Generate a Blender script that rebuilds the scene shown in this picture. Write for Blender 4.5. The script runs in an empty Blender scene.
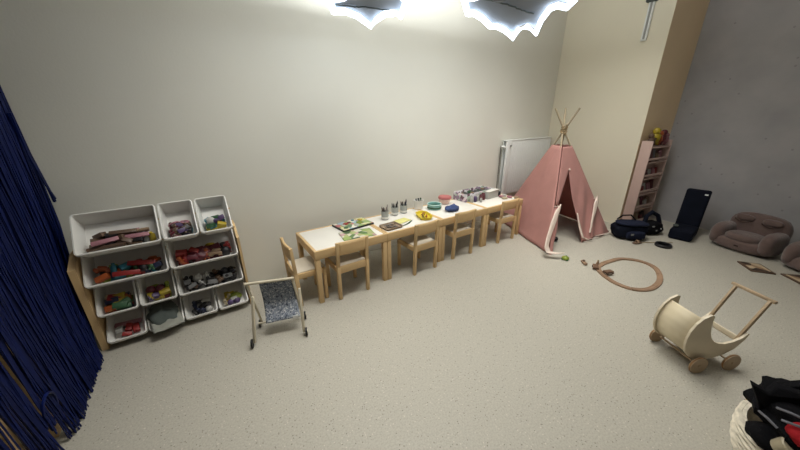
import bpy, bmesh, math, random
from mathutils import Vector, Matrix, noise
random.seed(7)
S = bpy.context.scene
COL = S.collection
PI = math.pi

# ------------------------------------------------------------------ materials
def lin(c):
    return tuple(((v/255)/12.92 if v/255 <= .04045 else ((v/255+.055)/1.055)**2.4) for v in c)

def mat(name, rgb, rough=.6, spec=.4, var=0, vscale=8, bump=0, bscale=60, stretch=None, metallic=0, sheen=0, trans=0, alpha=1):
    m = bpy.data.materials.new(name); m.use_nodes = True
    nt = m.node_tree; b = nt.nodes['Principled BSDF']
    c = lin(rgb)
    b.inputs['Base Color'].default_value = (*c, 1)
    b.inputs['Roughness'].default_value = rough
    b.inputs['Specular IOR Level'].default_value = spec
    b.inputs['Metallic'].default_value = metallic
    b.inputs['Transmission Weight'].default_value = trans
    b.inputs['Alpha'].default_value = alpha
    if sheen: b.inputs['Sheen Weight'].default_value = sheen
    if var or bump:
        tc = nt.nodes.new('ShaderNodeTexCoord'); mp = nt.nodes.new('ShaderNodeMapping')
        nt.links.new(tc.outputs['Object'], mp.inputs['Vector'])
        if stretch: mp.inputs['Scale'].default_value = stretch
    if var:
        n = nt.nodes.new('ShaderNodeTexNoise'); n.inputs['Scale'].default_value = vscale; n.inputs['Detail'].default_value = 5
        nt.links.new(mp.outputs['Vector'], n.inputs['Vector'])
        r = nt.nodes.new('ShaderNodeValToRGB')
        r.color_ramp.elements[0].position = .3; r.color_ramp.elements[1].position = .7
        r.color_ramp.elements[0].color = (*[max(0, v*(1-var)) for v in c], 1)
        r.color_ramp.elements[1].color = (*[min(1, v*(1+var)) for v in c], 1)
        nt.links.new(n.outputs['Fac'], r.inputs['Fac']); nt.links.new(r.outputs['Color'], b.inputs['Base Color'])
    if bump:
        n2 = nt.nodes.new('ShaderNodeTexNoise'); n2.inputs['Scale'].default_value = bscale; n2.inputs['Detail'].default_value = 3
        nt.links.new(mp.outputs['Vector'], n2.inputs['Vector'])
        bp = nt.nodes.new('ShaderNodeBump'); bp.inputs['Strength'].default_value = bump; bp.inputs['Distance'].default_value = .004
        nt.links.new(n2.outputs['Fac'], bp.inputs['Height']); nt.links.new(bp.outputs['Normal'], b.inputs['Normal'])
    return m

def patterned(name, cols, scale, rough=.6, kind='noise', detail=2, const=True, stretch=(1, 1, 1)):
    m = bpy.data.materials.new(name); m.use_nodes = True
    nt = m.node_tree; b = nt.nodes['Principled BSDF']; b.inputs['Roughness'].default_value = rough
    tc = nt.nodes.new('ShaderNodeTexCoord'); mp = nt.nodes.new('ShaderNodeMapping'); mp.inputs['Scale'].default_value = stretch
    nt.links.new(tc.outputs['Object'], mp.inputs['Vector'])
    if kind == 'noise':
        t = nt.nodes.new('ShaderNodeTexNoise'); t.inputs['Scale'].default_value = scale; t.inputs['Detail'].default_value = detail
        src = t.outputs['Fac']; lo, hi = .3, .72
    else:
        t = nt.nodes.new('ShaderNodeTexVoronoi'); t.inputs['Scale'].default_value = scale
        s = nt.nodes.new('ShaderNodeSeparateColor'); nt.links.new(t.outputs['Color'], s.inputs['Color'])
        src = s.outputs['Red']; lo, hi = 0, 1
    nt.links.new(mp.outputs['Vector'], t.inputs['Vector'])
    r = nt.nodes.new('ShaderNodeValToRGB'); r.color_ramp.interpolation = 'CONSTANT' if const else 'LINEAR'
    e = r.color_ramp.elements
    while len(e) < len(cols): e.new(.5)
    for i, c in enumerate(cols):
        e[i].position = lo+(hi-lo)*i/len(cols); e[i].color = (*lin(c), 1)
    nt.links.new(src, r.inputs['Fac']); nt.links.new(r.outputs['Color'], b.inputs['Base Color'])
    return m

def emit(name, rgb, strength):
    m = bpy.data.materials.new(name); m.use_nodes = True
    nt = m.node_tree; b = nt.nodes['Principled BSDF']
    b.inputs['Base Color'].default_value = (*lin(rgb), 1)
    b.inputs['Emission Color'].default_value = (*lin(rgb), 1); b.inputs['Emission Strength'].default_value = strength
    return m

# floor: speckled vinyl
def floor_mat():
    m = mat('speckled_vinyl', (186, 175, 160), .5, .35)
    nt = m.node_tree; b = nt.nodes['Principled BSDF']; L = nt.links.new
    tc = nt.nodes.new('ShaderNodeTexCoord')
    n = nt.nodes.new('ShaderNodeTexNoise'); n.inputs['Scale'].default_value = 120; n.inputs['Detail'].default_value = 3
    L(tc.outputs['Object'], n.inputs['Vector'])
    r = nt.nodes.new('ShaderNodeValToRGB'); e = r.color_ramp.elements
    e[0].position = .30; e[0].color = (*lin((166, 161, 149)), 1); e[1].position = .62; e[1].color = (*lin((182, 177, 164)), 1)
    L(n.outputs['Fac'], r.inputs['Fac'])
    v = nt.nodes.new('ShaderNodeTexVoronoi'); v.inputs['Scale'].default_value = 75; L(tc.outputs['Object'], v.inputs['Vector'])
    vr = nt.nodes.new('ShaderNodeValToRGB'); e = vr.color_ramp.elements
    e[0].position = .16; e[0].color = (1, 1, 1, 1); e[1].position = .26; e[1].color = (0, 0, 0, 1)
    L(v.outputs['Distance'], vr.inputs['Fac'])
    sp = nt.nodes.new('ShaderNodeSeparateColor'); L(v.outputs['Color'], sp.inputs['Color'])
    gt = nt.nodes.new('ShaderNodeMath'); gt.operation = 'GREATER_THAN'; gt.inputs[1].default_value = .5; L(sp.outputs['Red'], gt.inputs[0])
    mu = nt.nodes.new('ShaderNodeMath'); mu.operation = 'MULTIPLY'; L(vr.outputs['Color'], mu.inputs[0]); L(gt.outputs[0], mu.inputs[1])
    sc = nt.nodes.new('ShaderNodeMath'); sc.operation = 'MULTIPLY'; sc.inputs[1].default_value = .7; L(mu.outputs[0], sc.inputs[0])
    r2 = nt.nodes.new('ShaderNodeValToRGB'); e = r2.color_ramp.elements
    e[0].color = (*lin((88, 82, 74)), 1); e[1].color = (*lin((215, 207, 194)), 1); r2.color_ramp.interpolation = 'CONSTANT'; e[1].position = .6
    L(sp.outputs['Green'], r2.inputs['Fac'])
    mx = nt.nodes.new('ShaderNodeMix'); mx.data_type = 'RGBA'
    L(sc.outputs[0], mx.inputs['Factor']); L(r.outputs['Color'], mx.inputs['A']); L(r2.outputs['Color'], mx.inputs['B'])
    L(mx.outputs['Result'], b.inputs['Base Color'])
    return m

def concrete_mat():
    m = mat('grey_concrete_paint', (150, 146, 146), .8, .25)
    nt = m.node_tree; b = nt.nodes['Principled BSDF']; L = nt.links.new
    tc = nt.nodes.new('ShaderNodeTexCoord')
    n = nt.nodes.new('ShaderNodeTexNoise'); n.inputs['Scale'].default_value = 3; n.inputs['Detail'].default_value = 8
    L(tc.outputs['Object'], n.inputs['Vector'])
    r = nt.nodes.new('ShaderNodeValToRGB'); e = r.color_ramp.elements
    e[0].position = .3; e[0].color = (*lin((160, 158, 159)), 1); e[1].position = .7; e[1].color = (*lin((176, 173, 173)), 1)
    L(n.outputs['Fac'], r.inputs['Fac'])
    v = nt.nodes.new('ShaderNodeTexVoronoi'); v.inputs['Scale'].default_value = 9; v.voronoi_dimensions = '2D'
    sx = nt.nodes.new('ShaderNodeSeparateXYZ'); cx_ = nt.nodes.new('ShaderNodeCombineXYZ'); L(tc.outputs['Object'], sx.inputs[0]); L(sx.outputs['Y'], cx_.inputs['X']); L(sx.outputs['Z'], cx_.inputs['Y']); L(cx_.outputs[0], v.inputs['Vector'])
    lt = nt.nodes.new('ShaderNodeMath'); lt.operation = 'LESS_THAN'; lt.inputs[1].default_value = .085; L(v.outputs['Distance'], lt.inputs[0])
    sp = nt.nodes.new('ShaderNodeSeparateColor'); L(v.outputs['Color'], sp.inputs['Color'])
    gt = nt.nodes.new('ShaderNodeMath'); gt.operation = 'GREATER_THAN'; gt.inputs[1].default_value = .84; L(sp.outputs['Red'], gt.inputs[0])
    mu = nt.nodes.new('ShaderNodeMath'); mu.operation = 'MULTIPLY'; L(lt.outputs[0], mu.inputs[0]); L(gt.outputs[0], mu.inputs[1])
    sc = nt.nodes.new('ShaderNodeMath'); sc.operation = 'MULTIPLY'; sc.inputs[1].default_value = .28; L(mu.outputs[0], sc.inputs[0])
    mx = nt.nodes.new('ShaderNodeMix'); mx.data_type = 'RGBA'; mx.inputs['B'].default_value = (*lin((70, 66, 66)), 1)
    L(sc.outputs[0], mx.inputs['Factor']); L(r.outputs['Color'], mx.inputs['A'])
    L(mx.outputs['Result'], b.inputs['Base Color'])
    return m

M = dict(
    floor=floor_mat(), concrete=concrete_mat(),
    wall=mat('cream_wall_paint', (226, 224, 213), .75, .25, .025, 1.2, .15, 90),
    wallr=mat('warm_cream_wall_paint', (226, 219, 198), .75, .25, .02, 1.2, .15, 90),
    tan=mat('tan_wall_paint', (240, 216, 180), .75, .25, .03, 2, .15, 90),
    ceil=mat('ceiling_white', (225, 222, 215), .9, .1, .02, 2),
    pine=mat('pine_wood', (214, 182, 134), .5, .4, .16, 5, 0, 60, (1, 1, .12)),
    pinex=mat('pine_wood_across', (214, 181, 132), .5, .4, .16, 5, 0, 60, (.12, 1, 1)),
    piney=mat('pine_wood_deep', (214, 181, 132), .5, .4, .16, 5, 0, 60, (1, .12, 1)),
    birch=mat('birch_plywood', (216, 203, 178), .5, .4, .07, 6, 0, 60, (1, .3, 1)),
    birchdk=mat('beech_wood', (172, 150, 122), .5, .4, .1, 7, 0, 60, (.3, 1, 1)),
    plyedge=mat('plywood_edge', (150, 112, 74), .6, .3, .1, 20),
    white=mat('white_hardboard', (233, 229, 220), .35, .5, .015, 3),
    plastic=mat('white_plastic_bin', (226, 224, 218), .35, .5, .012, 5),
    seat=mat('pale_hardboard_seat', (216, 206, 188), .45, .4, .03, 6),
    pink=mat('dusty_pink_canvas', (200, 148, 140), .85, .15, .05, 7, .5, 220, None, 0, .1),
    pinkin=mat('dusty_pink_canvas_inside', (172, 112, 104), .9, .1, .05, 7, .4, 220),
    lining=mat('white_cotton_lining', (222, 204, 190), .85, .15, .04, 18, .3, 150),
    polewood=mat('bare_pole_wood', (160, 146, 120), .6, .3, .1, 9, 0, 60, (1, 1, .2)),
    rope=mat('jute_cord', (168, 146, 112), .9, .1, .1, 60),
    pinkply=mat('pink_painted_board', (192, 166, 156), .6, .3, .03, 5),
    rad=mat('radiator_white_enamel', (228, 230, 227), .35, .5, .01, 3),
    radg=mat('mid_grey_enamel', (150, 150, 146), .5, .4, .02, 3),  # even mid grey, used on the strip down the duct cover
    metal=mat('dull_metal', (140, 140, 136), .35, .5, .03, 9, metallic=.8),
    blackp=mat('black_plastic', (22, 22, 24), .45, .4, .1, 12),
    blackc=mat('black_cloth', (13, 13, 16), .9, .12, .25, 14, .7, 120),
    navy=mat('navy_cloth', (26, 31, 48), .9, .15, .15, 12, .6, 160),
    navyd=mat('dark_navy_cloth', (16, 20, 32), .9, .15, .2, 12, .6, 160),
    greyc=mat('grey_cloth', (84, 90, 86), .9, .15, .12, 18, .5, 120),
    blue=None, sofa=mat('mauve_brown_plush', (104, 87, 82), 1, .05, .1, 22, .9, 170, None, 0, .35),
    sofad=mat('dark_seam_thread', (62, 50, 47), .95, .05, .05, 30),
    lamp=mat('lamp_panel_white', (118, 125, 134), .6, .3, .03, 4),
    led=emit('cool_white_led', (228, 241, 255), 4.5),
    glass=mat('clear_plastic_cup', (196, 200, 196), .2, .5, .03, 9, alpha=.7),
    basket=mat('cream_woven_basket', (216, 207, 188), .9, .1, .18, 45, .9, 55),
    track=mat('wooden_track_beech', (150, 122, 98), .55, .35, .12, 14),
    trackdk=mat('dark_wood_brick', (108, 82, 64), .6, .3, .15, 14),
    red=mat('red_cloth', (150, 22, 30), .8, .2, .1, 20), label=mat('white_fabric_tag', (226, 226, 224), .8, .2, .02, 20),
)
PAL = dict(red=(176, 40, 36), maroon=(110, 30, 44), orange=(206, 96, 40), yellow=(214, 186, 40), lime=(160, 178, 56), green=(62, 110, 70),
           teal=(44, 140, 160), blue=(46, 78, 150), navy=(34, 44, 78), purple=(92, 70, 120), pink=(206, 140, 150), white=(224, 222, 214),
           black=(30, 28, 30), brown=(112, 84, 64), tan=(172, 140, 108), grey=(140, 140, 138), cream=(220, 204, 168))
TM = {k: mat('toy_'+k, tuple(int(c*.74+10) for c in v), .45, .45, .05, 20) for k, v in PAL.items()}

def string_mat():
    m = mat('blue_string_yarn', (9, 23, 74), .42, .22, .35, 40, 0, 60, (1, 1, .03))
    return m
M['blue'] = string_mat()

def translucent(m, f):
    nt = m.node_tree; b = nt.nodes['Principled BSDF']; out = nt.nodes['Material Output']
    tr = nt.nodes.new('ShaderNodeBsdfTranslucent'); mx = nt.nodes.new('ShaderNodeMixShader'); mx.inputs[0].default_value = f
    src = b.inputs['Base Color']
    if src.is_linked: nt.links.new(src.links[0].from_socket, tr.inputs['Color'])
    else: tr.inputs['Color'].default_value = src.default_value
    nt.links.new(b.outputs[0], mx.inputs[1]); nt.links.new(tr.outputs[0], mx.inputs[2]); nt.links.new(mx.outputs[0], out.inputs['Surface'])
translucent(M['pink'], .3)

# ------------------------------------------------------------------ mesh helpers
class MB:
    def __init__(s): s.b = bmesh.new()
    def merge(s, o, mtx):
        bmesh.ops.transform(o, matrix=mtx, verts=o.verts)
        me = bpy.data.meshes.new('t'); o.to_mesh(me); o.free(); s.b.from_mesh(me); bpy.data.meshes.remove(me)
    def box(s, c, d, rot=None, bev=.0, seg=2):
        o = bmesh.new(); bmesh.ops.create_cube(o, size=1)
        bmesh.ops.scale(o, vec=d, verts=o.verts)
        if bev: bmesh.ops.bevel(o, geom=o.edges[:], offset=min(bev, min(d)*.45), segments=seg, affect='EDGES', profile=.5)
        s.merge(o, Matrix.Translation(c) @ (rot.to_4x4() if rot else Matrix.Identity(4))); return s
    def bar(s, a, b, w, d, bev=.003, up=(0, 0, 1)):
        a, b = Vector(a), Vector(b); z = (b-a).normalized(); u = Vector(up)
        if abs(z.dot(u)) > .98: u = Vector((0, 1, 0))
        x = u.cross(z).normalized(); y = z.cross(x)
        s.box((a+b)/2, (w, d, (b-a).length), Matrix((x, y, z)).transposed(), bev); return s
    def cyl(s, a, b, r, r2=None, seg=16, cap=True):
        a, b = Vector(a), Vector(b); z = b-a
        o = bmesh.new(); bmesh.ops.create_cone(o, cap_ends=cap, segments=seg, radius1=r, radius2=r if r2 is None else r2, depth=z.length)
        s.merge(o, Matrix.Translation((a+b)/2) @ z.to_track_quat('Z', 'Y').to_matrix().to_4x4()); return s
    def ball(s, c, r, u=12, v=8, sc=(1, 1, 1), rot=None):
        o = bmesh.new(); bmesh.ops.create_uvsphere(o, u_segments=u, v_segments=v, radius=r)
        bmesh.ops.scale(o, vec=sc, verts=o.verts)
        s.merge(o, Matrix.Translation(c) @ (rot.to_4x4() if rot else Matrix.Identity(4))); return s
    def tube(s, pts, r, seg=8, closed=False, radii=None):
        pts = [Vector(p) for p in pts]; n = len(pts); rings = []
        prev = None
        for i, p in enumerate(pts):
            t = (pts[(i+1) % n]-pts[i-1]) if closed else (pts[min(i+1, n-1)]-pts[max(i-1, 0)])
            t.normalize()
            if prev is None:
                u = Vector((0, 0, 1)) if abs(t.z) < .9 else Vector((1, 0, 0))
                x = u.cross(t).normalized()
            else: x = (prev-t*prev.dot(t)).normalized()
            prev = x; y = t.cross(x); rr = radii[i] if radii else r
            rings.append([s.b.verts.new(p+rr*(math.cos(2*PI*k/seg)*x+math.sin(2*PI*k/seg)*y)) for k in range(seg)])
        for i in range(n if closed else n-1):
            A, B = rings[i], rings[(i+1) % n]
            for k in range(seg): s.b.faces.new((A[k], A[(k+1) % seg], B[(k+1) % seg], B[k]))
        if not closed: s.b.faces.new(rings[0][::-1]); s.b.faces.new(rings[-1])
        return s
    def lathe(s, prof, c=(0, 0, 0), seg=24, mtx=None):
        o = bmesh.new(); rings = []
        for r, z in prof:
            rings.append([o.verts.new((r*math.cos(2*PI*k/seg), r*math.sin(2*PI*k/seg), z)) for k in range(seg)])
        for A, B in zip(rings, rings[1:]):
            for k in range(seg): o.faces.new((A[k], A[(k+1) % seg], B[(k+1) % seg], B[k]))
        o.faces.new(rings[0][::-1]); o.faces.new(rings[-1])
        bmesh.ops.remove_doubles(o, verts=o.verts, dist=1e-5)
        s.merge(o, mtx if mtx else Matrix.Translation(c)); return s
    def prism(s, poly, v, off=(0, 0, 0)):
        """poly: list of 3-D points, extruded by the vector v"""
        o = bmesh.new(); vs = [o.verts.new(Vector(p)+Vector(off)) for p in poly]
        f = o.faces.new(vs); r = bmesh.ops.extrude_face_region(o, geom=[f])
        bmesh.ops.translate(o, vec=v, verts=[e for e in r['geom'] if isinstance(e, bmesh.types.BMVert)])
        bmesh.ops.recalc_face_normals(o, faces=o.faces); s.merge(o, Matrix.Identity(4)); return s
    def grid(s, fn, nu, nv):
        g = [[s.b.verts.new(fn(i/nu, j/nv)) for j in range(nv+1)] for i in range(nu+1)]
        for i in range(nu):
            for j in range(nv): s.b.faces.new((g[i][j], g[i+1][j], g[i+1][j+1], g[i][j+1]))
        return s
    def xf(s, mtx): bmesh.ops.transform(s.b, matrix=mtx, verts=s.b.verts); return s
    def build(s, name, m, parent=None, smooth=True, loc=(0, 0, 0), solid=0, sub=0, angle=40):
        bmesh.ops.recalc_face_normals(s.b, faces=s.b.faces) if not solid else None
        me = bpy.data.meshes.new(name); s.b.to_mesh(me); s.b.free()
        me.materials.append(m)
        if smooth:
            for p in me.polygons: p.use_smooth = True
            try: me.set_sharp_from_angle(angle=math.radians(angle))
            except Exception: pass
        o = bpy.data.objects.new(name, me); COL.objects.link(o); o.location = loc
        if parent: o.parent = parent
        if solid:
            md = o.modifiers.new('Solid', 'SOLIDIFY'); md.thickness = solid; md.offset = 0
        if sub:
            md = o.modifiers.new('Sub', 'SUBSURF'); md.levels = sub; md.render_levels = sub
        return o

def tag(o, label=None, cat=None, group=None, kind=None):
    if label: o['label'] = label
    if cat: o['category'] = cat
    if group: o['group'] = group
    if kind: o['kind'] = kind
    return o
def thing(name, label, cat, loc=(0, 0, 0), rz=0, group=None):
    o = bpy.data.objects.new(name, None); COL.objects.link(o); o.empty_display_size = .05
    o.location = loc; o.rotation_euler = (0, 0, rz); return tag(o, label, cat, group)
def dup(root, loc, rz=0, label=None, group=None):
    r = root.copy(); COL.objects.link(r); r.location = loc; r.rotation_euler = (0, 0, rz)
    if label: r['label'] = label
    if group: r['group'] = group
    for ch in list(root.children):
        c = ch.copy(); COL.objects.link(c); c.parent = r
        for g in ch.children:
            d = g.copy(); COL.objects.link(d); d.parent = c
    return r
def struct(name, mb, m): return tag(mb.build(name, m, smooth=False), kind='structure')

# ------------------------------------------------------------------ the room
WY = .62; CX = 3.9; H = 3.0
struct('floor', MB().box((1.2, -1.8, -.05), (8.4, 5.0, .1)), M['floor'])
struct('wall_back', MB().box((.65, WY+.05, H/2), (6.5, .1, H)), M['wall'])
struct('wall_right', MB().box((CX+.05, .035, H/2), (.1, 1.17, H)), M['wallr'])
struct('wall_column', MB().prism([(CX+.002, -.55, 0), (4.6, -.632, 0), (4.6, -.53, 0), (CX+.002, -.45, 0)], (0, 0, H)), M['tan'])
struct('wall_grey', MB().box((4.65, -2.3, H/2), (.1, 3.5, H)), M['concrete'])
struct('wall_left', MB().box((-2.65, -1.8, H/2), (.1, 5.0, H)), M['wall'])
struct('ceiling', MB().box((1.2, -1.8, H+.05), (8.4, 5.0, .1)), M['ceil'])

# wall switch strip on the right-hand cream wall
t = thing('cable_duct', 'white vertical strip with dark cap high on the right cream wall', 'duct', (CX, -.335, 2.16))
MB().box((-.012, 0, .2), (.024, .055, .40), bev=.004).build('duct_cover', M['rad'], t)
MB().box((-.026, 0, .2), (.006, .02, .37), bev=.002).build('duct_groove', M['radg'], t)
MB().box((-.03, .0, .385), (.06, .1, .03), bev=.006).build('dark_cap', M['greyc'], t)

# ------------------------------------------------------------------ cloud lamps hung high
def catmull(P, n=4):
    return P
def scallop(P, Q, C, depth, n=8):
    P, Q, C = Vector(P), Vector(Q), Vector(C); mid = (P+Q)/2; d = (C-mid).normalized()*depth
    return [P.lerp(Q, k/n)+d*math.sin(PI*k/n) for k in range(n)]
def cloud_lamp(pts, extra, z, label, rope, spot):
    C = sum((Vector(p) for p in pts+extra), Vector((0, 0)))/len(pts+extra)
    out = [Vector(p) for p in pts]
    chain = [pts[-1]]+extra+[pts[0]]
    for a, b in zip(chain, chain[1:]):
        out += scallop(a, b, C, .09)[(1 if a is pts[-1] else 0):]
    t = thing('cloud_lamp', label, 'lamp', (C.x, C.y, z))
    loc = [(p.x-C.x, p.y-C.y) for p in out]
    MB().prism([(x*1.01, y*1.01, .03) for x, y in loc], (0, 0, .04)).build('cloud_panel', M['lamp'], t, smooth=False)
    MB().tube([(x*.99, y*.99, .008) for x, y in loc], .018, 8, True).build('led_strip', M['led'], t)
    for dx, dy in ((.25, .05), (-.25, .0), (0, -.3)):
        MB().cyl((dx, dy, .06), (dx, dy, H-z), .004, seg=6).build('hanging_cable', M['metal'], t)
    rp = [(x-C.x, y-C.y, .024) for x, y in rope]
    MB().tube(rp, .004, 6).build('cord', M['greyc'], t)
    if spot:
        MB().lathe([(.035, 0), (.045, .008), (.045, .016)], (spot[0]-C.x, spot[1]-C.y, .012), 20).build('sensor', M['blackp'], t)
    return t
ZC = 2.0
p1 = [[0.217, -0.126], [0.319, 0.079], [0.383, 0.038], [0.498, 0.087], [0.690, 0.255], [0.638, 0.078], [0.621, -0.068], [0.664, -0.095], [0.738, -0.067], [0.636, -0.259], [0.583, -0.364]]
p2 = [[0.843, -0.533], [1.063, -0.353], [1.101, -0.378], [1.231, -0.331], [1.440, -0.225], [1.484, -0.253], [1.633, -0.211], [1.921, -0.074], [1.694, -0.285], [1.675, -0.376], [1.929, -0.288], [1.619, -0.524], [1.425, -0.704], [1.412, -0.762], [1.496, -0.773], [1.395, -0.872]]
def jag(rope):
    out = []
    for a, b in zip(rope, rope[1:]):
        for k in range(6):
            q = Vector(a).lerp(Vector(b), k/6); out.append((q.x+random.uniform(-.008, .008), q.y+random.uniform(-.008, .008)))
    return out+[rope[-1]]
cloud_lamp(p1, [(0.513, -0.588), (0.301, -0.517), (0.151, -0.323)], ZC, 'smaller scalloped hanging lamp with glowing edge, left of the pair', jag([(0.310, 0.012), (0.425, -0.023), (0.478, -0.058), (0.584, -0.067), (0.637, -0.085)]), None)
cloud_lamp(p2, [(1.254, -1.099), (0.919, -1.073), (0.743, -0.782)], ZC, 'larger scalloped hanging lamp with glowing edge near the room corner', jag([(0.928, -0.535), (1.037, -0.561), (1.147, -0.569), (1.336, -0.553), (1.486, -0.549)]), (1.060, -0.614))

# ------------------------------------------------------------------ string curtain
def curtain():
    t = thing('string_curtain', 'dark blue string curtain hanging at the left beside the toy rack', 'curtain', (-1.345, -.4, 0))
    mb = MB()
    def strand(y0, x0, z0, r, jit, seed):
        pts = []; n = 14
        edge = math.exp(-(.6-y0)/.3)
        zs = random.uniform(.0, .012) if z0 is None else z0
        ztop = 2.75; sway = random.uniform(-.012, .012)
        for i in range(n+1):
            f = i/n; z = ztop+(zs-ztop)*f
            low = max(0, 1-z/.85)
            y = y0-.33*edge*low**1.2 + .008*math.sin(3*z+seed)*jit + sway*low*2
            x = x0+.010*math.sin(2.3*z+seed*1.7)*jit + (.045*low**2)*(1 if y < .24 else .3)*random.uniform(.6, 1.1)
            if y > .25: x = min(x, -1.327)
            pts.append((x+1.345, y+.4, z))
        mb.tube(pts, r, 4)
    y = -1.25
    while y < .598:
        z0 = None
        x0 = -1.345+random.uniform(-.012, .004)
        if -.44 < y < -.335: z0 = .13+.06*random.random()
        if -.625 < y < -.59: y += .012; continue
        strand(y, x0, z0, random.uniform(.0026, .0042), 1, random.uniform(0, 6))
        y += random.uniform(.0035, .0065)
    y = -1.25
    while y < .6:
        if not (-.42 < y < -.22 or -.62 < y < -.49): strand(y, -1.372+random.uniform(-.012, .01), None, random.uniform(.003, .005), 1, random.uniform(0, 6))
        y += random.uniform(.004, .007)
    o = mb.build('strings', M['blue'], t); o['kind'] = 'stuff'
    # gathered bundle with cut ends
    mb = MB()
    for k in range(16):
        dy = random.uniform(-.02, .02)
        mb.tube([(-1.33+1.345+random.uniform(-.006, .006), .5+dy*.6+.4, 1.42), (.012, .53+dy+.4, 1.2), (.016, .565+dy*.6+.4, 1.02), (.02+random.uniform(-.006, .006), .583+dy*.7+.4, .95+random.uniform(-.03, .01))], .004, 5)
    mb.build('knotted_tassel', M['blue'], t)
    # loop tied low down
    MB().tube([(.03+.012*math.cos(a), -.38+.4+.055*math.sin(a), .23+.075*math.cos(a+.3)) for a in [2*PI*k/24 for k in range(24)]], .006, 6, True).build('tied_loop', M['blue'], t)
    MB().cyl((-.012, -1.2, 2.76), (-.012, 1.01, 2.76), .014).build('curtain_rod', M['metal'], t)
curtain()
for y, l in ((-.28, 'pale wooden post base showing below the shorter strings of the blue curtain'), (-.53, 'pale wooden post between the blue strings at the left picture edge')):
    o = MB().box((0, 0, .55), (.036, .05, 1.1), bev=.004).build('wooden_post', M['pine']); o.location = (-1.388, y, 0); tag(o, l, 'post')
# ------------------------------------------------------------------ toy rack and its bins
t = thing('toy_rack', 'pine toy rack of four sloping bin rows against the cream wall', 'shelf', (-.865, .44, 0))
prof = [(.31, 0), (.31, .57), (.44, .63), (.57, .63), (.57, 0)]
for x, wd_ in ((-1.318, .033), (-.452, .016)):
    MB().prism([(x+.865, y-.44, z) for y, z in prof], (wd_, 0, 0)).build('side_panel', M['pine'], t, smooth=False)
TILT = math.radians(50)
rows = [(.275, .662, 50, .115), (.278, .456, 50, .115), (.278, .250, 50, .108), (.262, .066, 36, .06)]
for (y, z, a, d) in rows:
    a = math.radians(a)
    for v in (.06, .21):
        yy = y+v*math.cos(a)+(d+.008)*math.sin(a); zz = z+v*math.sin(a)-(d+.008)*math.cos(a)
        if zz > .012 and yy < .56: MB().cyl((-.43, yy-.44, zz), (.422, yy-.44, zz), .005, seg=10).build('rail', M['pinex'], t)

def rrect(w, l, r, z, n=5, inset=0):
    w2, l2 = w/2-inset, l/2-inset; r = max(.004, r-inset); P = []
    for cx, cy, a0 in ((w2-r, l2-r, 0), (-w2+r, l2-r, PI/2), (-w2+r, -l2+r, PI), (w2-r, -l2+r, 1.5*PI)):
        for k in range(n+1):
            a = a0+PI/2*k/n; P.append(Vector((cx+r*math.cos(a), cy+r*math.sin(a), z)))
    return P
def loft(mb, loops, cap0=True, cap1=True):
    R = [[mb.b.verts.new(p) for p in L] for L in loops]; n = len(R[0])
    for A, B in zip(R, R[1:]):
        for k in range(n): mb.b.faces.new((A[k], A[(k+1) % n], B[(k+1) % n], B[k]))
    if cap0: mb.b.faces.new(R[0][::-1])
    if cap1: mb.b.faces.new(R[-1])
    return mb
BL = .265
def bin_mesh(w, d):
    return loft(MB(), [rrect(w, BL, .02, -d, inset=.026), rrect(w, BL, .02, -.022, inset=.012), rrect(w, BL, .022, -.022), rrect(w, BL, .022, 0, inset=.002),
                       rrect(w, BL, .022, .001, inset=.008), rrect(w, BL, .02, -.006, inset=.013), rrect(w, BL, .02, -d+.004, inset=.029)])
X0, U = -1.276, .2045
def toy(name, kind, c, mtx, size):
    mb = MB()
    if kind == 'block': mb.box((0, 0, 0), (size, size*.6, size*.5), bev=.003)
    elif kind == 'plank': mb.box((0, 0, 0), (size*2.3, size*.5, size*.25), bev=.003)
    elif kind == 'ball': mb.ball((0, 0, 0), size*.5, 14, 10)
    elif kind == 'ring': mb.tube([(size*.45*math.cos(a), size*.45*math.sin(a), 0) for a in [2*PI*k/20 for k in range(20)]], size*.1, 8, True)
    elif kind == 'bottle': mb.lathe([(size*.24, -size*.6), (size*.3, -size*.56), (size*.3, size*.2), (size*.14, size*.42), (size*.14, size*.6)], seg=14)
    elif kind == 'figure':
        mb.ball((0, 0, size*.34), size*.24, 12, 8); mb.ball((0, 0, -.1*size), size*.3, 12, 8, (1, .8, 1.25))
        for sx in (-1, 1):
            mb.tube([(sx*size*.12, 0, -.35*size), (sx*size*.2, size*.06, -.6*size)], size*.1, 7); mb.tube([(sx*size*.2, 0, .08*size), (sx*size*.42, size*.05, -.05*size)], size*.08, 7)
    elif kind == 'car':
        mb.box((0, 0, 0), (size*1.3, size*.6, size*.28), bev=.006); mb.box((-.05*size, 0, size*.24), (size*.7, size*.52, size*.26), bev=.008)
        for sx in (-1, 1):
            for sy in (-1, 1): mb.cyl((sx*size*.4, sy*size*.24, -.12*size), (sx*size*.4, sy*size*.36, -.12*size), size*.16, seg=12)
    elif kind == 'cloth':
        mb.ball((0, 0, 0), size*.6, 16, 10, (1.3, 1, .5))
        for v in mb.b.verts: v.co += v.co.normalized()*noise.noise(v.co*30+Vector((len(c)*3.1, 0, 0)))*size*.3
    elif kind == 'log': mb.cyl((-size*1.05, 0, 0), (size*1.05, 0, 0), size*.22, seg=12)
    elif kind == 'disc': mb.lathe([(size*.42, -.008), (size*.5, 0), (size*.42, .008)], seg=18)
    o = mb.build(name, TM[c], smooth=True)
    o.matrix_world = mtx
    return o
NAME = dict(block='toy_block', plank='wooden_plank', ball='toy_ball', ring='toy_ring', bottle='toy_bottle', figure='toy_figure', car='toy_car', cloth='toy_cloth', log='toy_log', disc='toy_disc')
ROWW = ['top row', 'second row', 'third row', 'bottom row']
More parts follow.
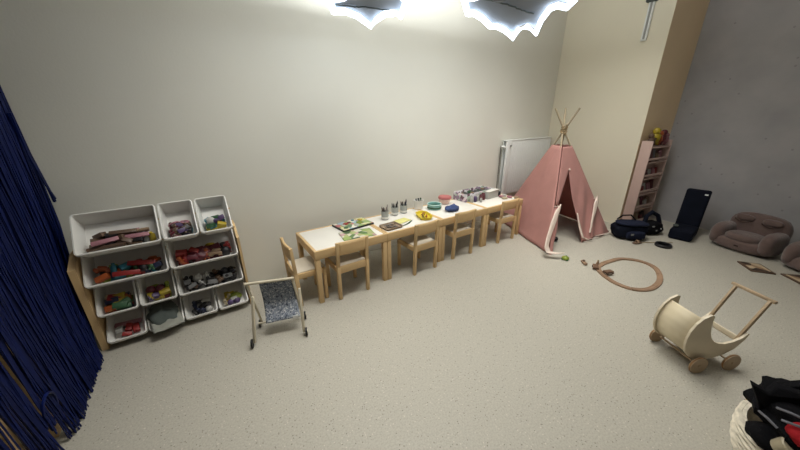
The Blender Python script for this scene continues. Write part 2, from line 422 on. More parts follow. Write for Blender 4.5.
# (row, start unit, units, where, [(kind, colour, count)], size)
BINS = [
    (0, 0, 2, 'wide bin at the left of the top row', [('log', 'brown', 7), ('log', 'tan', 5), ('log', 'maroon', 2), ('plank', 'brown', 3), ('plank', 'pink', 2), ('block', 'brown', 6), ('block', 'black', 4), ('bottle', 'yellow', 1), ('bottle', 'grey', 2)], .05),
    (0, 2, 1, 'middle bin of the top row', [('ring', 'pink', 2), ('ring', 'white', 1), ('figure', 'brown', 3), ('block', 'purple', 3), ('cloth', 'teal', 1), ('car', 'maroon', 2), ('block', 'black', 3)], .06),
    (0, 3, 1, 'right bin of the top row', [('cloth', 'teal', 1), ('block', 'teal', 2), ('ball', 'white', 2), ('block', 'yellow', 2), ('block', 'purple', 2), ('block', 'green', 2)], .055),
    (1, 0, 2, 'wide left bin of the second row', [('block', 'teal', 2), ('bottle', 'teal', 2), ('plank', 'red', 2), ('plank', 'pink', 1), ('block', 'red', 3), ('car', 'orange', 2), ('car', 'red', 2), ('block', 'lime', 3), ('figure', 'green', 2), ('block', 'navy', 2), ('ball', 'black', 2), ('block', 'orange', 2)], .055),
    (1, 2, 2, 'wide right bin of the second row', [('cloth', 'maroon', 3), ('figure', 'red', 4), ('block', 'red', 4), ('figure', 'orange', 3), ('car', 'tan', 2), ('block', 'maroon', 3), ('figure', 'brown', 2), ('disc', 'yellow', 1), ('ball', 'black', 2)], .062),
    (2, 0, 1, 'left bin of the third row', [('block', 'navy', 4), ('block', 'green', 3), ('block', 'yellow', 3), ('block', 'lime', 2), ('block', 'red', 3), ('block', 'orange', 2), ('bottle', 'cream', 1)], .062),
    (2, 1, 1, 'second bin of the third row', [('figure', 'lime', 2), ('block', 'yellow', 3), ('car', 'purple', 2), ('block', 'blue', 2), ('ball', 'maroon', 2), ('disc', 'lime', 1)], .055),
    (2, 2, 2, 'wide right bin of the third row', [('figure', 'black', 5), ('car', 'black', 4), ('figure', 'brown', 3), ('figure', 'white', 2), ('block', 'grey', 3), ('car', 'brown', 2), ('ball', 'white', 1), ('ball', 'black', 3), ('block', 'black', 3)], .055),
    (3, 0, 1, 'leftmost bin of the bottom row', [('block', 'red', 2), ('plank', 'pink', 1), ('block', 'white', 1)], .05),
    (3, 1, 1, 'second bin of the bottom row', [], .05),
    (3, 2, 1, 'third bin of the bottom row', [('ball', 'white', 1), ('block', 'black', 3), ('figure', 'navy', 2), ('block', 'white', 1)], .045),
    (3, 3, 1, 'rightmost bin of the bottom row', [('cloth', 'lime', 1), ('block', 'yellow', 2), ('ball', 'purple', 2), ('figure', 'cream', 2), ('block', 'white', 1)], .045),
]
for (r, u0, nu, where, toys, size) in BINS:
    y, z, a, d = rows[r]; a = math.radians(a)
    w = U*nu-.006; xc = X0+U*(u0+nu/2)
    if r == 0: w = .2015*nu-.006; xc = -1.262+.2015*(u0+nu/2)
    fm = Matrix.Translation((xc, y, z)) @ Matrix.Rotation(a, 4, 'X') @ Matrix.Translation((0, BL/2, 0))
    lab = {'wide bin at the left of the top row': 'wide white bin of brown wooden logs, left of the top row'}.get(where, 'white plastic toy bin, the '+where)
    o = bin_mesh(w, d).build('toy_bin', M['plastic'], angle=35); o.matrix_world = fm
    tag(o, lab, 'bin', 'white bins on the toy rack')
    items = [(k, c) for k, c, n in toys for _ in range(n if n == 1 else round(n*1.35))]
    if len(items) > 6 and r > 0 or (r == 0 and nu == 1): random.shuffle(items)
    if r == 0 and nu == 2:  # bottles at the right end
        items = [i for i in items if i[0] != 'bottle']; random.shuffle(items); items += [('bottle', 'grey'), ('bottle', 'yellow')]
    n = len(items); cnt = {}; placed = []
    for k, c in items: cnt[(k, c)] = cnt.get((k, c), 0)+1
    for i, (k, c) in enumerate(items):
        o = toy(NAME[k], k, c, Matrix.Identity(4), size*random.uniform(.9, 1.2)*(1.25 if k == 'cloth' else 1))
        co = [v.co.copy() for v in o.data.vertices]
        best = None
        for tr in range(140):
            if k in ('log', 'plank'): rot = Matrix.Rotation(random.uniform(-.5, .5), 4, 'Z') @ Matrix.Rotation(random.uniform(-.25, .35), 4, 'Y') @ Matrix.Rotation(random.uniform(0, 1), 4, 'X')
            elif k == 'cloth': rot = Matrix.Rotation(a*.6, 4, 'X') @ Matrix.Rotation(random.uniform(-.5, .5), 4, 'Z')
            else: rot = Matrix.Rotation(random.uniform(0, 6.28), 4, 'Z') @ Matrix.Rotation(random.uniform(-.7, .7), 4, 'X') @ Matrix.Rotation(random.uniform(-.5, .5), 4, 'Y')
            rl = fm.to_3x3().transposed() @ rot.to_3x3()
            pc = [rl @ p for p in co]
            lo = Vector([min(p[q] for p in pc) for q in range(3)]); hi = Vector([max(p[q] for p in pc) for q in range(3)])
            xs = (-w/2+.032-lo.x, w/2-.032-hi.x); ys = (-BL/2+.024-lo.y, -BL/2+.14-hi.y)
            fx = (i+random.uniform(-.8, 1.8))/n if r == 0 and nu == 2 else random.random()
            if k == 'bottle' and r == 0: fx = 1 if c == 'yellow' else random.uniform(.8, .9)
            pos = Vector((xs[0]+(xs[1]-xs[0])*min(1, max(0, fx)) if xs[1] > xs[0] else 0, ys[0]+(max(0, ys[1]-ys[0]))*random.random()**1.3, -d+.006-lo.z+max(0, d*.95-.006-(hi.z-lo.z))*random.random()))
            l2, h2 = lo+pos, hi+pos; cen_ = (l2+h2)/2; hf = (h2-l2)/2*.82
            ov = 0
            for (c2, f2) in placed:
                dd = [hf[q]+f2[q]-abs(cen_[q]-c2[q]) for q in range(3)]
                if min(dd) > 0: ov += dd[0]*dd[1]*dd[2]
            cost = ov*4e4+(pos.y*math.sin(a)+pos.z*math.cos(a)-lo.z*0)*2.2+random.random()*.02
            if best is None or cost < best[0]: best = (cost, pos, rot, cen_, hf)
        placed.append((best[3], best[4]))
        o.matrix_world = Matrix.Translation(fm @ best[1]) @ best[2]
        tag(o, '%s %s in the %s' % (c, NAME[k].replace('_', ' '), where), 'toy')
        if cnt[(k, c)] > 1: o['group'] = '%s %ss in the %s' % (c, NAME[k].replace('_', ' '), where)
# grey bag spilling over the second bin of the bottom row
mb = MB().ball((0, 0, 0), .085, 28, 18, (1.05, 1.1, .6))
for v in mb.b.verts:
    v.co += v.co.normalized()*(noise.noise(v.co*18)*.022+noise.noise(v.co*45)*.008)
    if v.co.z < -.035: v.co.z = -.035
o = mb.build('cloth_bag', M['greyc']); o.location = (X0+U*1.5-.004, .350, .118); o.rotation_euler = (math.radians(30), 0, .15)
tag(o, 'crumpled dark grey bag stuffed in the second bin of the bottom row', 'bag')
mb = MB().grid(lambda u, v: Vector(((u-.5)*.17, -.045+v*.16, .012*noise.noise(Vector((u*4, v*4, 3)))+.05*v)), 16, 12)
o = mb.build('grey_cloth', mat('pale_grey_cloth', (150, 150, 140), .9, .1, .1, 20), solid=.004); o.location = (X0+U*1.5+.01, .255, .075); o.rotation_euler = (0, 0, .2)
tag(o, 'pale grey cloth lying over the front lip of a bottom row bin', 'cloth')

# ------------------------------------------------------------------ doll buggy
t = thing('doll_buggy', 'small wooden doll buggy with a blue grey patterned fabric seat', 'toy buggy', (-.36, -.17, 0))
def P(x, y, z): return (x+.36, y+.17, z)
wd = mat('pale_buggy_wood', (206, 196, 172), .5, .4, .07, 9)
fl, fr = (-.507, -.203, .028), (-.213, -.282, .028)
tl, tr = (-.462, -.15, .33), (-.192, -.228, .335)
MB().bar(P(*fl), P(*tl), .017, .015).build('front_post', wd, t); MB().bar(P(*fr), P(*tr), .017, .015).build('front_post', wd, t)
hl, hr = (-.476, -.055, .378), (-.205, -.13, .366)
rl, rr_ = (-.425, -.02, .028), (-.165, -.10, .028)
MB().bar(P(*hl), P(*rl), .015, .014).build('rear_post', wd, t); MB().bar(P(*hr), P(*rr_), .015, .014).build('rear_post', wd, t)
MB().cyl(P(-.488, -.052, .379), P(-.196, -.133, .366), .0095, seg=12).build('handle', wd, t)
MB().cyl(P(-.455, -.10, .09), P(-.195, -.175, .09), .006, seg=10).build('crossbar', wd, t)
ax = Vector((.294, -.079, 0)).normalized()
for c in (fl, fr, rl, rr_):
    q = Vector(P(*c))
    side = -1 if c in (fl, rl) else 1
    w_ = MB().cyl(q+ax*side*.009, q+ax*side*.021, .028, seg=22).build('wheel', M['blackp'], t)
    MB().cyl(q+ax*side*.021, q+ax*side*.024, .015, seg=16).build('hub', wd, w_)
mfab = patterned('blue_grey_floral_fabric', [(66, 72, 84), (132, 138, 146), (100, 108, 122), (182, 184, 184), (84, 90, 104)], 55, .9)
A0, A1 = Vector(P(-.405, -.072, .366)), Vector(P(-.214, -.127, .358))
B0, B1 = Vector(P(-.415, -.145, .10)), Vector(P(-.205, -.205, .105))
nrm = Vector((.26, .96, 0))
def seatf(u, v):
    p = A0.lerp(A1, u).lerp(B0.lerp(B1, u), v)
    return p+nrm*(.05*math.sin(PI*v))+Vector((0, 0, -.03*math.sin(PI*v)))+nrm*.006*noise.noise(Vector((u*5, v*6, 1)))
MB().grid(seatf, 14, 18).build('fabric_seat', mfab, t, solid=.004)
tg = MB().box(B1.lerp(B0, .1)+Vector((-.012, -.012, .01)), (.035, .004, .03), Matrix.Rotation(-.26, 3, 'Z'), .001).build('fabric_tag', M['label'], t); tg['label'] = 'white fabric tag'

# ------------------------------------------------------------------ tables
TL, TD, TH = .63, .48, .45
def make_table(label, loc):
    t = thing('play_table', label, 'table', loc, 0, 'pine play tables along the wall')
    top = MB().box((TL/2, TD/2, TH-.006), (TL-.044, TD-.044, .010), bev=.001).build('table_top', M['white'], t)
    for y in (.011, TD-.011): MB().box((TL/2, y, TH-.035), (TL, .022, .07), bev=.003).build('apron', M['pinex'], t)
    for x in (.011, TL-.011): MB().box((x, TD/2, TH-.035), (.022, TD-.044, .07), bev=.003).build('apron', M['piney'], t)
    for x in (.02, TL-.02):
        for y in (.02, TD-.02):
            xx = x+(.0225 if x < .3 else -.0225)*0
            MB().bar((xx, y+(.001 if y < .2 else -.001), 0), (xx, y+(.001 if y < .2 else -.001), TH-.072), .038, .038, .004).build('leg', M['pine'], t)
    return t
t0 = make_table('pine play table with white top nearest the toy rack, picture boards on it', (0.002, 0, 0))
TX = [0.002, .634, 1.266, 1.898]
for x, l in zip(TX[1:], ['pine play table holding the pencil cups and yellow toy tray', 'pine play table holding the teal tin and blue cloth', 'pine play table beside the pink tent, craft box on it']):
    dup(t0, (x, 0, 0), 0, l)

# ------------------------------------------------------------------ chairs (face +y, back at -y)
def make_chair(label, loc, rz, D=.245, lean=.012):
    t = thing('child_chair', label, 'chair', loc, rz, 'small pine chairs at the play tables')
    W = .275
    for s in (-1, 1):
        MB().bar((s*(W/2-.013), 0, 0), (s*(W/2-.013), -.008, .29), .026, .03, .003).build('rear_leg', M['pine'], t)
        MB().bar((s*(W/2-.013), -.008, .285), (s*(W/2-.013), -.008-lean, .498), .026, .024, .004).build('back_post', M['pine'], t)
        MB().bar((s*(W/2-.013), D, 0), (s*(W/2-.013), D, .27), .026, .026, .003).build('front_leg', M['pine'], t)
        MB().box((s*(W/2-.012), D/2-.002, .258), (.018, D-.02, .045), bev=.003).build('seat_rail', M['piney'], t)
    mb = MB().grid(lambda u, v: Vector(((u-.5)*(W-.05), -.008-lean*(.52+.45*v)-.010*math.sin(PI*u), .392+.106*v)), 12, 4)
    mb.build('back_slat', M['pinex'], t, solid=.016)
    MB().box((0, -.008, .262), (W-.052, .018, .06), bev=.003).build('seat_rail', M['pinex'], t)
    MB().box((0, D+.003, .258), (W-.052, .018, .045), bev=.003).build('seat_rail', M['pinex'], t)
    MB().box((0, D/2, .284), (W-.03, D+.007, .009), bev=.004).build('seat', M['seat'], t)
    return t
ch = make_chair('small pine chair pushed under the table with picture boards, back towards us', (.288, -.024, 0), 0)
dup(ch, (1.008, -.055, 0), .02, 'small pine chair at the pencil cup table, second chair with its back towards us')
dup(ch, (1.525, -.026, 0), -.03, 'small pine chair at the table with the blue cloth, third with its back towards us')
dup(ch, (2.228, -.028, 0), -.04, 'small pine chair nearest the pink tent')
make_chair('small pine chair at the left end of the tables, turned sideways', (-.13, .185, 0), -PI/2, .21)

# ------------------------------------------------------------------ things on the tables
def orient(p0, p1):  # angle of an edge
    return math.atan2(p1[1]-p0[1], p1[0]-p0[0])
picm = patterned('bright_picture_print', [(104, 130, 100), (196, 192, 120), (146, 168, 110), (220, 216, 200), (150, 176, 190), (186, 110, 112), (128, 146, 96), (214, 208, 164)], 17, .5, 'v')
leafm = patterned('leafy_picture_print', [(88, 120, 66), (170, 176, 120), (212, 208, 190), (70, 96, 60), (196, 160, 160), (150, 170, 96)], 20, .5, 'v')
t = thing('puzzle_board', 'colourful picture board with dark edge at the back of the first table', 'puzzle', (.49, .36, TH), .12)
MB().box((0, 0, .007), (.32, .21, .014), bev=.002).build('board_base', TM['black'], t)
MB().box((0, 0, .0155), (.306, .196, .004), bev=.001).build('picture', picm, t)
for (x, y, c, s) in ((-.06, .03, 'red', .055), (-.02, .04, 'maroon', .04), (.06, -.02, 'lime', .06), (.1, .04, 'yellow', .05), (-.1, .0, 'white', .04), (0, -.06, 'white', .05), (-.11, -.06, 'green', .045), (.04, .07, 'teal', .035)):
    MB().lathe([(s*.5, 0), (s*.5, .004), (s*.42, .007)], (x, y, .017), 7).build('puzzle_piece', TM[c], t)
o = MB().grid(lambda u, v: Vector(((u-.5)*.28, (v-.5)*.18, .003+.006*math.sin(PI*u)**2)), 14, 6).build('magazine', leafm, solid=.004)
o.location = (.42, .135, TH); o.rotation_euler = (0, 0, -.16); tag(o, 'leafy green picture sheet at the front of the first table', 'paper')
o = MB().grid(lambda u, v: Vector(((u-.5)*.2, (v-.5)*.1, .002+.003*math.sin(PI*u))), 8, 4).build('paper_sheet', mat('pale_yellow_paper', (222, 216, 140), .7, .2, .03, 9), solid=.002)
o.location = (.90, .19, TH); o.rotation_euler = (0, 0, .2); tag(o, 'pale yellow paper strip on the pencil cup table', 'paper')
t = thing('stick_tray', 'low tray of brown and grey sticks at the left front of the pencil cup table', 'tray', (.745, .115, TH), .05)
loft(MB(), [rrect(.18, .15, .02, 0, inset=.008), rrect(.18, .15, .02, .018), rrect(.18, .15, .02, .018, inset=.005), rrect(.18, .15, .02, .005, inset=.01)]).build('tray', mat('grey_brown_card', (150, 132, 112), .7, .2, .05, 20), t)
for k in range(9):
    a = random.uniform(-.5, .5); x, y = random.uniform(-.035, .035), random.uniform(-.045, .045)
    d = Vector((math.cos(a), math.sin(a), 0))*.04; c = Vector((x, y, .012+.003*(k % 3)))
    o = MB().cyl(c-d, c+d, .004, seg=8).build('craft_stick', TM[random.choice(['brown', 'grey', 'tan'])])
    o.location = (.745, .115, TH); o.rotation_euler = (0, 0, .05); tag(o, 'short wooden craft stick lying in the low tray', 'stick', 'craft sticks in the low tray')
for k, (x, y, a) in enumerate(((.95, .115, .5), (.90, .09, .3))):
    o = MB().cyl((-.05, 0, .005), (.05, 0, .005), .0045, seg=8).build('green_pencil', TM['green']); o.location = (x, y, TH); o.rotation_euler = (0, 0, a)
    tag(o, 'green pencil lying loose by the front edge of the pencil cup table', 'pencil', 'loose green pencils')
# pencil cups
CUPS = [((.815, .33), ['maroon', 'brown', 'white', 'maroon', 'black', 'maroon', 'brown'], 'front left pencil cup'), ((.965, .385), ['black', 'grey', 'black', 'white', 'black', 'grey'], 'middle pencil cup'), ((1.075, .39), ['black', 'black', 'navy', 'black', 'black', 'brown'], 'right pencil cup')]
for (cx, cy), pcs, w in CUPS:
    t = thing('pencil_cup', {'f': 'clear pencil cup with dark red pencils, nearest the picture board', 'm': 'grey pencil cup in the middle of the three', 'r': 'pencil cup full of black pencils, next to the yellow tray'}[w[0]], 'cup', (cx, cy, TH), 0, 'pencil cups')
    MB().lathe([(.031, 0), (.034, .003), (.036, .085), (.033, .085), (.031, .006), (.0, .006)]).build('cup', M['glass'], t)
    MB().lathe([(.0362, .012), (.0364, .014), (.0368, .03), (.0366, .032), (.0358, .032), (.0352, .012)]).build('cup_band', M['plastic'], t)
    for k, c in enumerate(pcs):
        a = k*2.4; b0 = Vector((.015*math.cos(a), .015*math.sin(a), .009)); b1 = Vector((.030*math.cos(a+.5), .030*math.sin(a+.5), .115+.015*(k % 3)))
        r = thing('pencil', '%s pencil standing in the %s' % (c, w), 'pencil', (cx, cy, TH), 0, '%s pencils in the %s' % (c, w) if pcs.count(c) > 1 else None)
        MB().cyl(b0, b0.lerp(b1, .86), .0065, seg=7).build('pencil_body', TM[c], r); MB().cyl(b0.lerp(b1, .86), b1, .0065, .001, seg=7).build('pencil_tip', TM['tan' if c == 'black' and k % 2 else c], r)
# tub, tin, bowls
t = thing('craft_tub', 'greyish white tub with scissors by the wall, left of the teal tin', 'tub', (1.29, .42, TH))
MB().lathe([(.042, 0), (.046, .004), (.05, .085), (.053, .087), (.053, .093), (.046, .093), (.044, .01), (.0, .01)]).build('tub', M['plastic'], t)
for k in range(3):
    c0 = Vector((.012*(k-1), .01*k, .02)); c1 = Vector((.03*(k-1), .005, .105))
    o = MB().tube([c0, c1], .005, 7).ball(c1, .010, 8, 6).build('marker_pen', TM[('grey', 'black', 'green')[k]]); o.location = (1.29, .42, TH)
    tag(o, '%s marker pen standing in the greyish white tub' % ('grey', 'black', 'green')[k], 'pen')
t = thing('round_tin', 'teal round tin with a pale rim on the third table', 'tin', (1.425, .32, TH))
MB().lathe([(.068, 0), (.072, .004), (.074, .05), (.07, .052), (.066, .05), (.064, .012), (0, .012)], seg=32).build('tin_body', mat('teal_tin', (128, 178, 172), .4, .5, .12, 14), t)
MB().lathe([(.0745, .012), (.0765, .014), (.0765, .026), (.0745, .028)], seg=32).build('green_band', TM['green'], t)
MB().tube([(.072*math.cos(a), .072*math.sin(a), .053) for a in [2*PI*k/32 for k in range(32)]], .005, 8, True).build('rim', mat('pale_teal', (190, 220, 214), .4, .5, .03, 9), t)
t = thing('stacked_bowl', 'pale pink bowl with a red lid beside the teal tin', 'bowl', (1.645, .40, TH))
MB().lathe([(.035, 0), (.045, .004), (.07, .055), (.073, .06), (.066, .06), (.04, .012), (0, .012)], seg=28).build('bowl', mat('pale_pink_bowl', (222, 188, 178), .4, .5, .02, 9), t)
MB().lathe([(.072, .06), (.076, .066), (.07, .085), (.05, .09), (0, .088)], seg=28).build('lid', mat('red_pink_lid', (178, 104, 102), .45, .5, .04, 9), t)
mb = MB().ball((0, 0, .03), .075, 22, 14, (1.15, .8, .42))
for v in mb.b.verts:
    v.co += Vector((0, 0, 1))*noise.noise(v.co*28)*.018; v.co.z = max(v.co.z, .001)
o = mb.build('blue_cloth', mat('blue_felt', (70, 84, 124), .9, .1, .15, 22)); o.location = (1.525, .155, TH); tag(o, 'bunched blue cloth on the third table front', 'cloth')
o = MB().box((0, 0, .006), (.05, .03, .012), bev=.004).build('black_case', TM['black']); o.location = (1.6, .16, TH+.03); o.rotation_euler = (.1, .35, .4); tag(o, 'small black case lying on the bunched blue cloth', 'case')
t = thing('toy_tray', 'yellow oval toy tray on the right of the pencil cup table', 'tray', (1.16, .165, TH), -.35)
loft(MB(), [rrect(.135, .23, .055, 0, inset=.012), rrect(.135, .23, .06, .028), rrect(.135, .23, .06, .028, inset=.006), rrect(.135, .23, .06, .007, inset=.016)]).build('tray', mat('bright_yellow_plastic', (214, 190, 52), .45, .4, .05, 20), t)
for k in range(7):
    a = 1.1+random.uniform(-.4, .4); x, y = random.uniform(-.02, .02), -.06+.018*k
    d = Vector((math.cos(a), math.sin(a), 0))*.032; c = Vector((x, y, .02+.003*(k % 2))); R = Matrix.Rotation(-.35, 3, 'Z')
    cc = ['yellow', 'orange', 'brown', 'yellow', 'brown', 'orange', 'yellow'][k]
    o = MB().tube([c-d, c+Vector((0, 0, .008)), c+d], .007, 8).build('chalk_stick', TM[cc])
    o.location = (1.16, .165, TH); o.rotation_euler = (0, 0, -.35); tag(o, '%s chalk stick in the yellow oval tray' % cc, 'chalk', '%s chalk sticks in the yellow tray' % cc)
# craft box
pm = patterned('mauve_white_print', [(214, 210, 214), (150, 130, 150), (232, 228, 230), (104, 70, 86), (188, 204, 190), (226, 206, 212)], 26, .6, 'v')
t = thing('craft_box', 'patterned open craft box with compartments on the far table', 'box', (2.12, .40, TH), .06)
w, d, h = .52, .19, .085
MB().box((0, 0, .004), (w, d, .008)).build('bottom_panel', pm, t)
for sy in (-1, 1): MB().box((0, sy*(d/2-.004), h/2+.004), (w, .008, h), bev=.001).build('long_side', pm, t)
for sx in (-1, 1): MB().box((sx*(w/2-.004), 0, h/2+.004), (.008, d-.016, h), bev=.001).build('short_side', pm, t)
for sx in (-.33, 0, .33): MB().box((sx*w*.75, 0, h/2), (.005, d-.018, h*.8)).build('divider', TM['grey'], t)
Rb = Matrix.Rotation(.06, 3, 'Z')
for k in range(24):
    c = ['grey', 'green', 'brown', 'grey', 'black', 'tan'][k % 6]
    px = -.225+.064*(k % 8)+random.uniform(-.006, .006); py = -.055+.055*(k//8)
    q = Rb @ Vector((px, py, 0))
    o = MB().box((0, 0, .03), (.04, .03, .042), bev=.006).build('craft_block', TM[c]); o.location = (2.12+q.x, .40+q.y, TH+.008+.012*random.random()); o.rotation_euler = (0, 0, random.uniform(-.4, .4))
    tag(o, '%s craft block inside the patterned craft box' % c, 'craft supply', '%s blocks in the craft box' % c)
t = thing('white_carton', 'small white carton standing in front of the craft box', 'box', (2.27, .262, TH), .1)
MB().box((0, 0, .045), (.21, .055, .09), bev=.003).build('carton_body', TM['white'], t)
MB().box((0, -.004, .0915), (.214, .062, .005), bev=.001).build('carton_flap', M['white'], t)
for k, (x, y, c, s) in enumerate(((1.93, .26, 'white', .045), (1.98, .25, 'purple', .04), (2.02, .262, 'white', .05), (2.07, .25, 'maroon', .045), (2.12, .26, 'maroon', .05), (2.02, .20, 'white', .03))):
    o = MB().lathe([(s*.42, 0), (s*.5, .004), (s*.5, s*1.2), (s*.36, s*1.35), (s*.36, s*1.6), (0, s*1.6)], seg=14).build('paint_pot', TM[c]); o.location = (x, y, TH)
    tag(o, '%s paint pot in front of the patterned craft box' % c, 'pot', '%s paint pots' % c if c in ('white', 'maroon') else None)
for k, (x, y, c, nm) in enumerate(((2.42, .27, 'black', 'pot'), (2.45, .21, 'white', 'block'), (2.38, .20, 'pink', 'block'), (2.44, .13, 'pink', 'block'), (2.35, .13, 'cream', 'block'), (2.48, .06, 'tan', 'block'))):
    o = (MB().lathe([(.02, 0), (.022, .05), (.015, .056), (0, .056)], seg=14) if nm == 'pot' else MB().box((0, 0, .012), (.06, .045, .024), bev=.008)).build('ink_pot' if nm == 'pot' else 'sponge', TM[c])
    o.location = (x, y, TH); o.rotation_euler = (0, 0, k*.7); tag(o, '%s %s at the tent end of the far table' % (c, 'ink pot' if nm == 'pot' else 'sponge'), 'craft supply', 'pink sponges' if c == 'pink' else None)

# ------------------------------------------------------------------ radiator behind the tent
t = thing('radiator', 'white panel radiator on the cream wall behind the pink tent', 'radiator', (3.33, .56, .3))
MB().box((0, -.02, .40), (1.02, .012, .72), bev=.004).build('front_panel', M['rad'], t)
MB().box((0, .03, .40), (1.02, .012, .72), bev=.004).build('rear_panel', M['rad'], t)
MB().box((0, .005, .765), (1.04, .075, .012), bev=.003).build('top_grille', M['rad'], t)
for k in range(22): MB().box((-.44+.045*k, -.0275, .40), (.012, .005, .66), bev=.002).build('flute', M['rad'], t)
MB().box((-.462, -.03, .40), (.085, .012, .72), bev=.004).build('end_cover', M['rad'], t)
MB().cyl((-.55, .03, -.28), (-.55, .03, .70), .006, seg=10).build('riser_pipe', M['metal'], t)
v = MB().cyl((-.55, .03, .69), (-.505, .0, .69), .012, seg=12).build('valve', M['rad'], t)
MB().cyl((-.55, .0, .69), (-.55, -.045, .69), .017, .014, seg=14).build('valve_knob', M['rad'], v)
MB().cyl((-.44, -.036, .70), (-.44, -.05, .70), .012, seg=12).build('vent_plug', M['metal'], t)

# ------------------------------------------------------------------ tepee
TO = Vector((3.03, -.07, 0))
F, R_, B, L_, A = (Vector(p)-TO for p in ((2.305, -.519, 0), (3.477, -.60, 0), (3.74, .40, 0), (2.785, .50, 0), (3.03, -.07, 1.21)))
t = thing('play_tent', 'dusty pink canvas play tent on four crossed wooden poles', 'tent', TO)
def cat(p, f): return p.lerp(A, f)
for p in (F, R_, B, L_):
    d = (A-p); off = Vector((-d.y, d.x, 0)).normalized()*.012; q = p*.955
    MB().cyl(q, q+(A-q)*(1.06 if p is B else 1.2)+off, .0105, seg=10).build('pole', M['polewood'], t)
mb = MB()
for k in range(5):
    mb.tube([A+Vector(((.030+.004*(k % 2))*math.cos(a), (.030+.004*(k % 2))*math.sin(a), -.03+.016*k+.012*math.sin(a+k))) for a in [2*PI*j/16 for j in range(16)]], .006, 6, True)
mb.build('rope_lashing', M['rope'], t)
TOP = .85
ctr = Vector((0, 0, .4))
def canvas(p, q, nm, m=M['pink']):
    def fn(u, v):
        w = cat(p, v*TOP).lerp(cat(q, v*TOP), u)
        inn = (ctr-w); inn.z *= .3; inn.normalize()
        s = .03*math.sin(PI*u)*math.sin(PI*min(1, v*1.1+.05)) + .012*noise.noise(Vector((u*5+p.x*3, v*4, 2)))*math.sin(PI*u)
        w = w+inn*(s-.017); w.z = max(w.z, .004) + (.006 if v == 0 else 0); return w
    return MB().grid(fn, 20, 24).build(nm, m, t, solid=.003)
canvas(L_, F, 'side_panel'); canvas(B, L_, 'side_panel'); canvas(R_, B, 'side_panel')
def fp(u, v, out=0):
    n = (R_-F).cross(A-F).normalized(); n = -n if n.y > 0 else n
    return F+(R_-F)*u+(A-F)*v+n*(out+.015)
# narrow strip left of the slit, from the slit top down to the pole tie
def fr_left(u, v):
    vv = .36+(.70-.36)*v; right = .033+(.144-.033)*min(1, v*.34/.278)
    return fp(right*u, vv, -.0003)
MB().grid(fr_left, 6, 8).build('door_flap', M['pink'], t, solid=.003)
# gathered left flap rolled round the front pole below the tie
def roll_l(u, v):
    vv = .36*(1-v); rad = .016+.02*math.sin(PI*min(1, v*1.3))+.006*v
    c = fp(.018, vv); a = 2*PI*u
    d1 = (R_-F).normalized(); d2 = Vector((d1.y, -d1.x, 0))
    w = c+d1*rad*math.cos(a)*1.1+d2*rad*math.sin(a)*.8; w.z = max(.004, w.z); return w
MB().grid(roll_l, 12, 16).build('door_flap', M['pink'], t)
def strip(pts, wid, nm):
    """a folded cloth edge: pts are (point, half width)"""
    n = (R_-F).cross(A-F).normalized()
    if n.y > 0: n = -n
    side = (R_-F).normalized()
    def fn(u, v):
        k = v*(len(pts)-1); i = min(int(k), len(pts)-2); f = k-i
        c = pts[i][0].lerp(pts[i+1][0], f); h = pts[i][1]*(1-f)+pts[i+1][1]*f
        w = c+side*h*(u-.5)*2+n*(.010+.010*math.sin(PI*u)+.006*noise.noise(Vector((u*3, v*7, 5))))
        w.z = max(w.z, .006); return w
    return MB().grid(fn, 8, 24).build(nm, M['lining'], t, solid=.003)
nf = (R_-F).cross(A-F).normalized(); nf = -nf if nf.y > 0 else nf
lf = strip([(fp(.018, .37, 0)+nf*.035, .004), (fp(-.004, .33)+nf*.03, .046), (fp(-.045, .25)+nf*.03, .05), (fp(-.09, .15)+nf*.03, .040), (fp(-.11, .08)+nf*.03, .034), (fp(-.09, .03)+nf*.045, .034), (fp(-.03, .010)+nf*.09, .036), (fp(.02, .003)+nf*.13, .018)], .02, 'flap_lining')
lf['label'] = 'white lining of the left door flap'
# right panel with draped inner edge
def fr_right(u, v):
    vv = TOP*v
    # inner edge polyline through measured points
    P_ = [(0.0, .50), (.057, .47), (.246, .36), (.384, .262), (.51, .20), (.638, .144), (.67, .0), (TOP, 0)]
    for (a, ua), (b, ub) in zip(P_, P_[1:]):
        if a <= vv <= b+1e-6: e = ua+(ub-ua)*(vv-a)/(b-a)
    right = 1-vv
    uu = e+(right-e)*u
    fold = .022*math.sin(uu*30+1)*max(0, 1-vv/.6)*math.sin(PI*min(1, u*1.0))
    w = fp(uu, vv)+nf*fold; w.z = max(w.z, .006); return w
MB().grid(fr_right, 26, 48).build('front_panel', M['pink'], t, solid=.003)
e1 = strip([(fp(.345, .26)+nf*.004, .004), (fp(.42, .13)+nf*.006, .016), (fp(.48, .045)+nf*.008, .018), (fp(.56, .012)+nf*.02, .014), (fp(.62, .008)+nf*.03, .006)], .01, 'flap_lining')
e1['label'] = 'white hem along the inner edge of the right door flap'
e2 = strip([(fp(.665, .365)+nf*.012, .004), (fp(.652, .31)+nf*.02, .052), (fp(.63, .22)+nf*.018, .034), (fp(.605, .12)+nf*.014, .016), (fp(.60, .06)+nf*.01, .012)], .01, 'flap_lining')
e2['label'] = 'white folded lining tied at the right pole'
e3 = strip([(fp(.70, .02)+nf*.015, .012), (fp(.80, .012)+nf*.02, .05), (fp(.90, .01)+nf*.02, .05), (fp(.98, .006)+nf*.02, .02)], .01, 'flap_lining')
e3['label'] = 'white hem lying on the floor under the right flap'
for q, h in ((fp(.02, .36), 0), (fp(.655, .352), 0)):
    MB().tube([q+Vector((.028*math.cos(a), .028*math.sin(a), .004*math.sin(2*a))) for a in [2*PI*k/16 for k in range(16)]], .004, 6, True).build('tie_ribbon', M['lining'], t)
MB().ball(fp(.145, .645)+nf*.008, .012, 10, 8).build('bow', M['lining'], t)
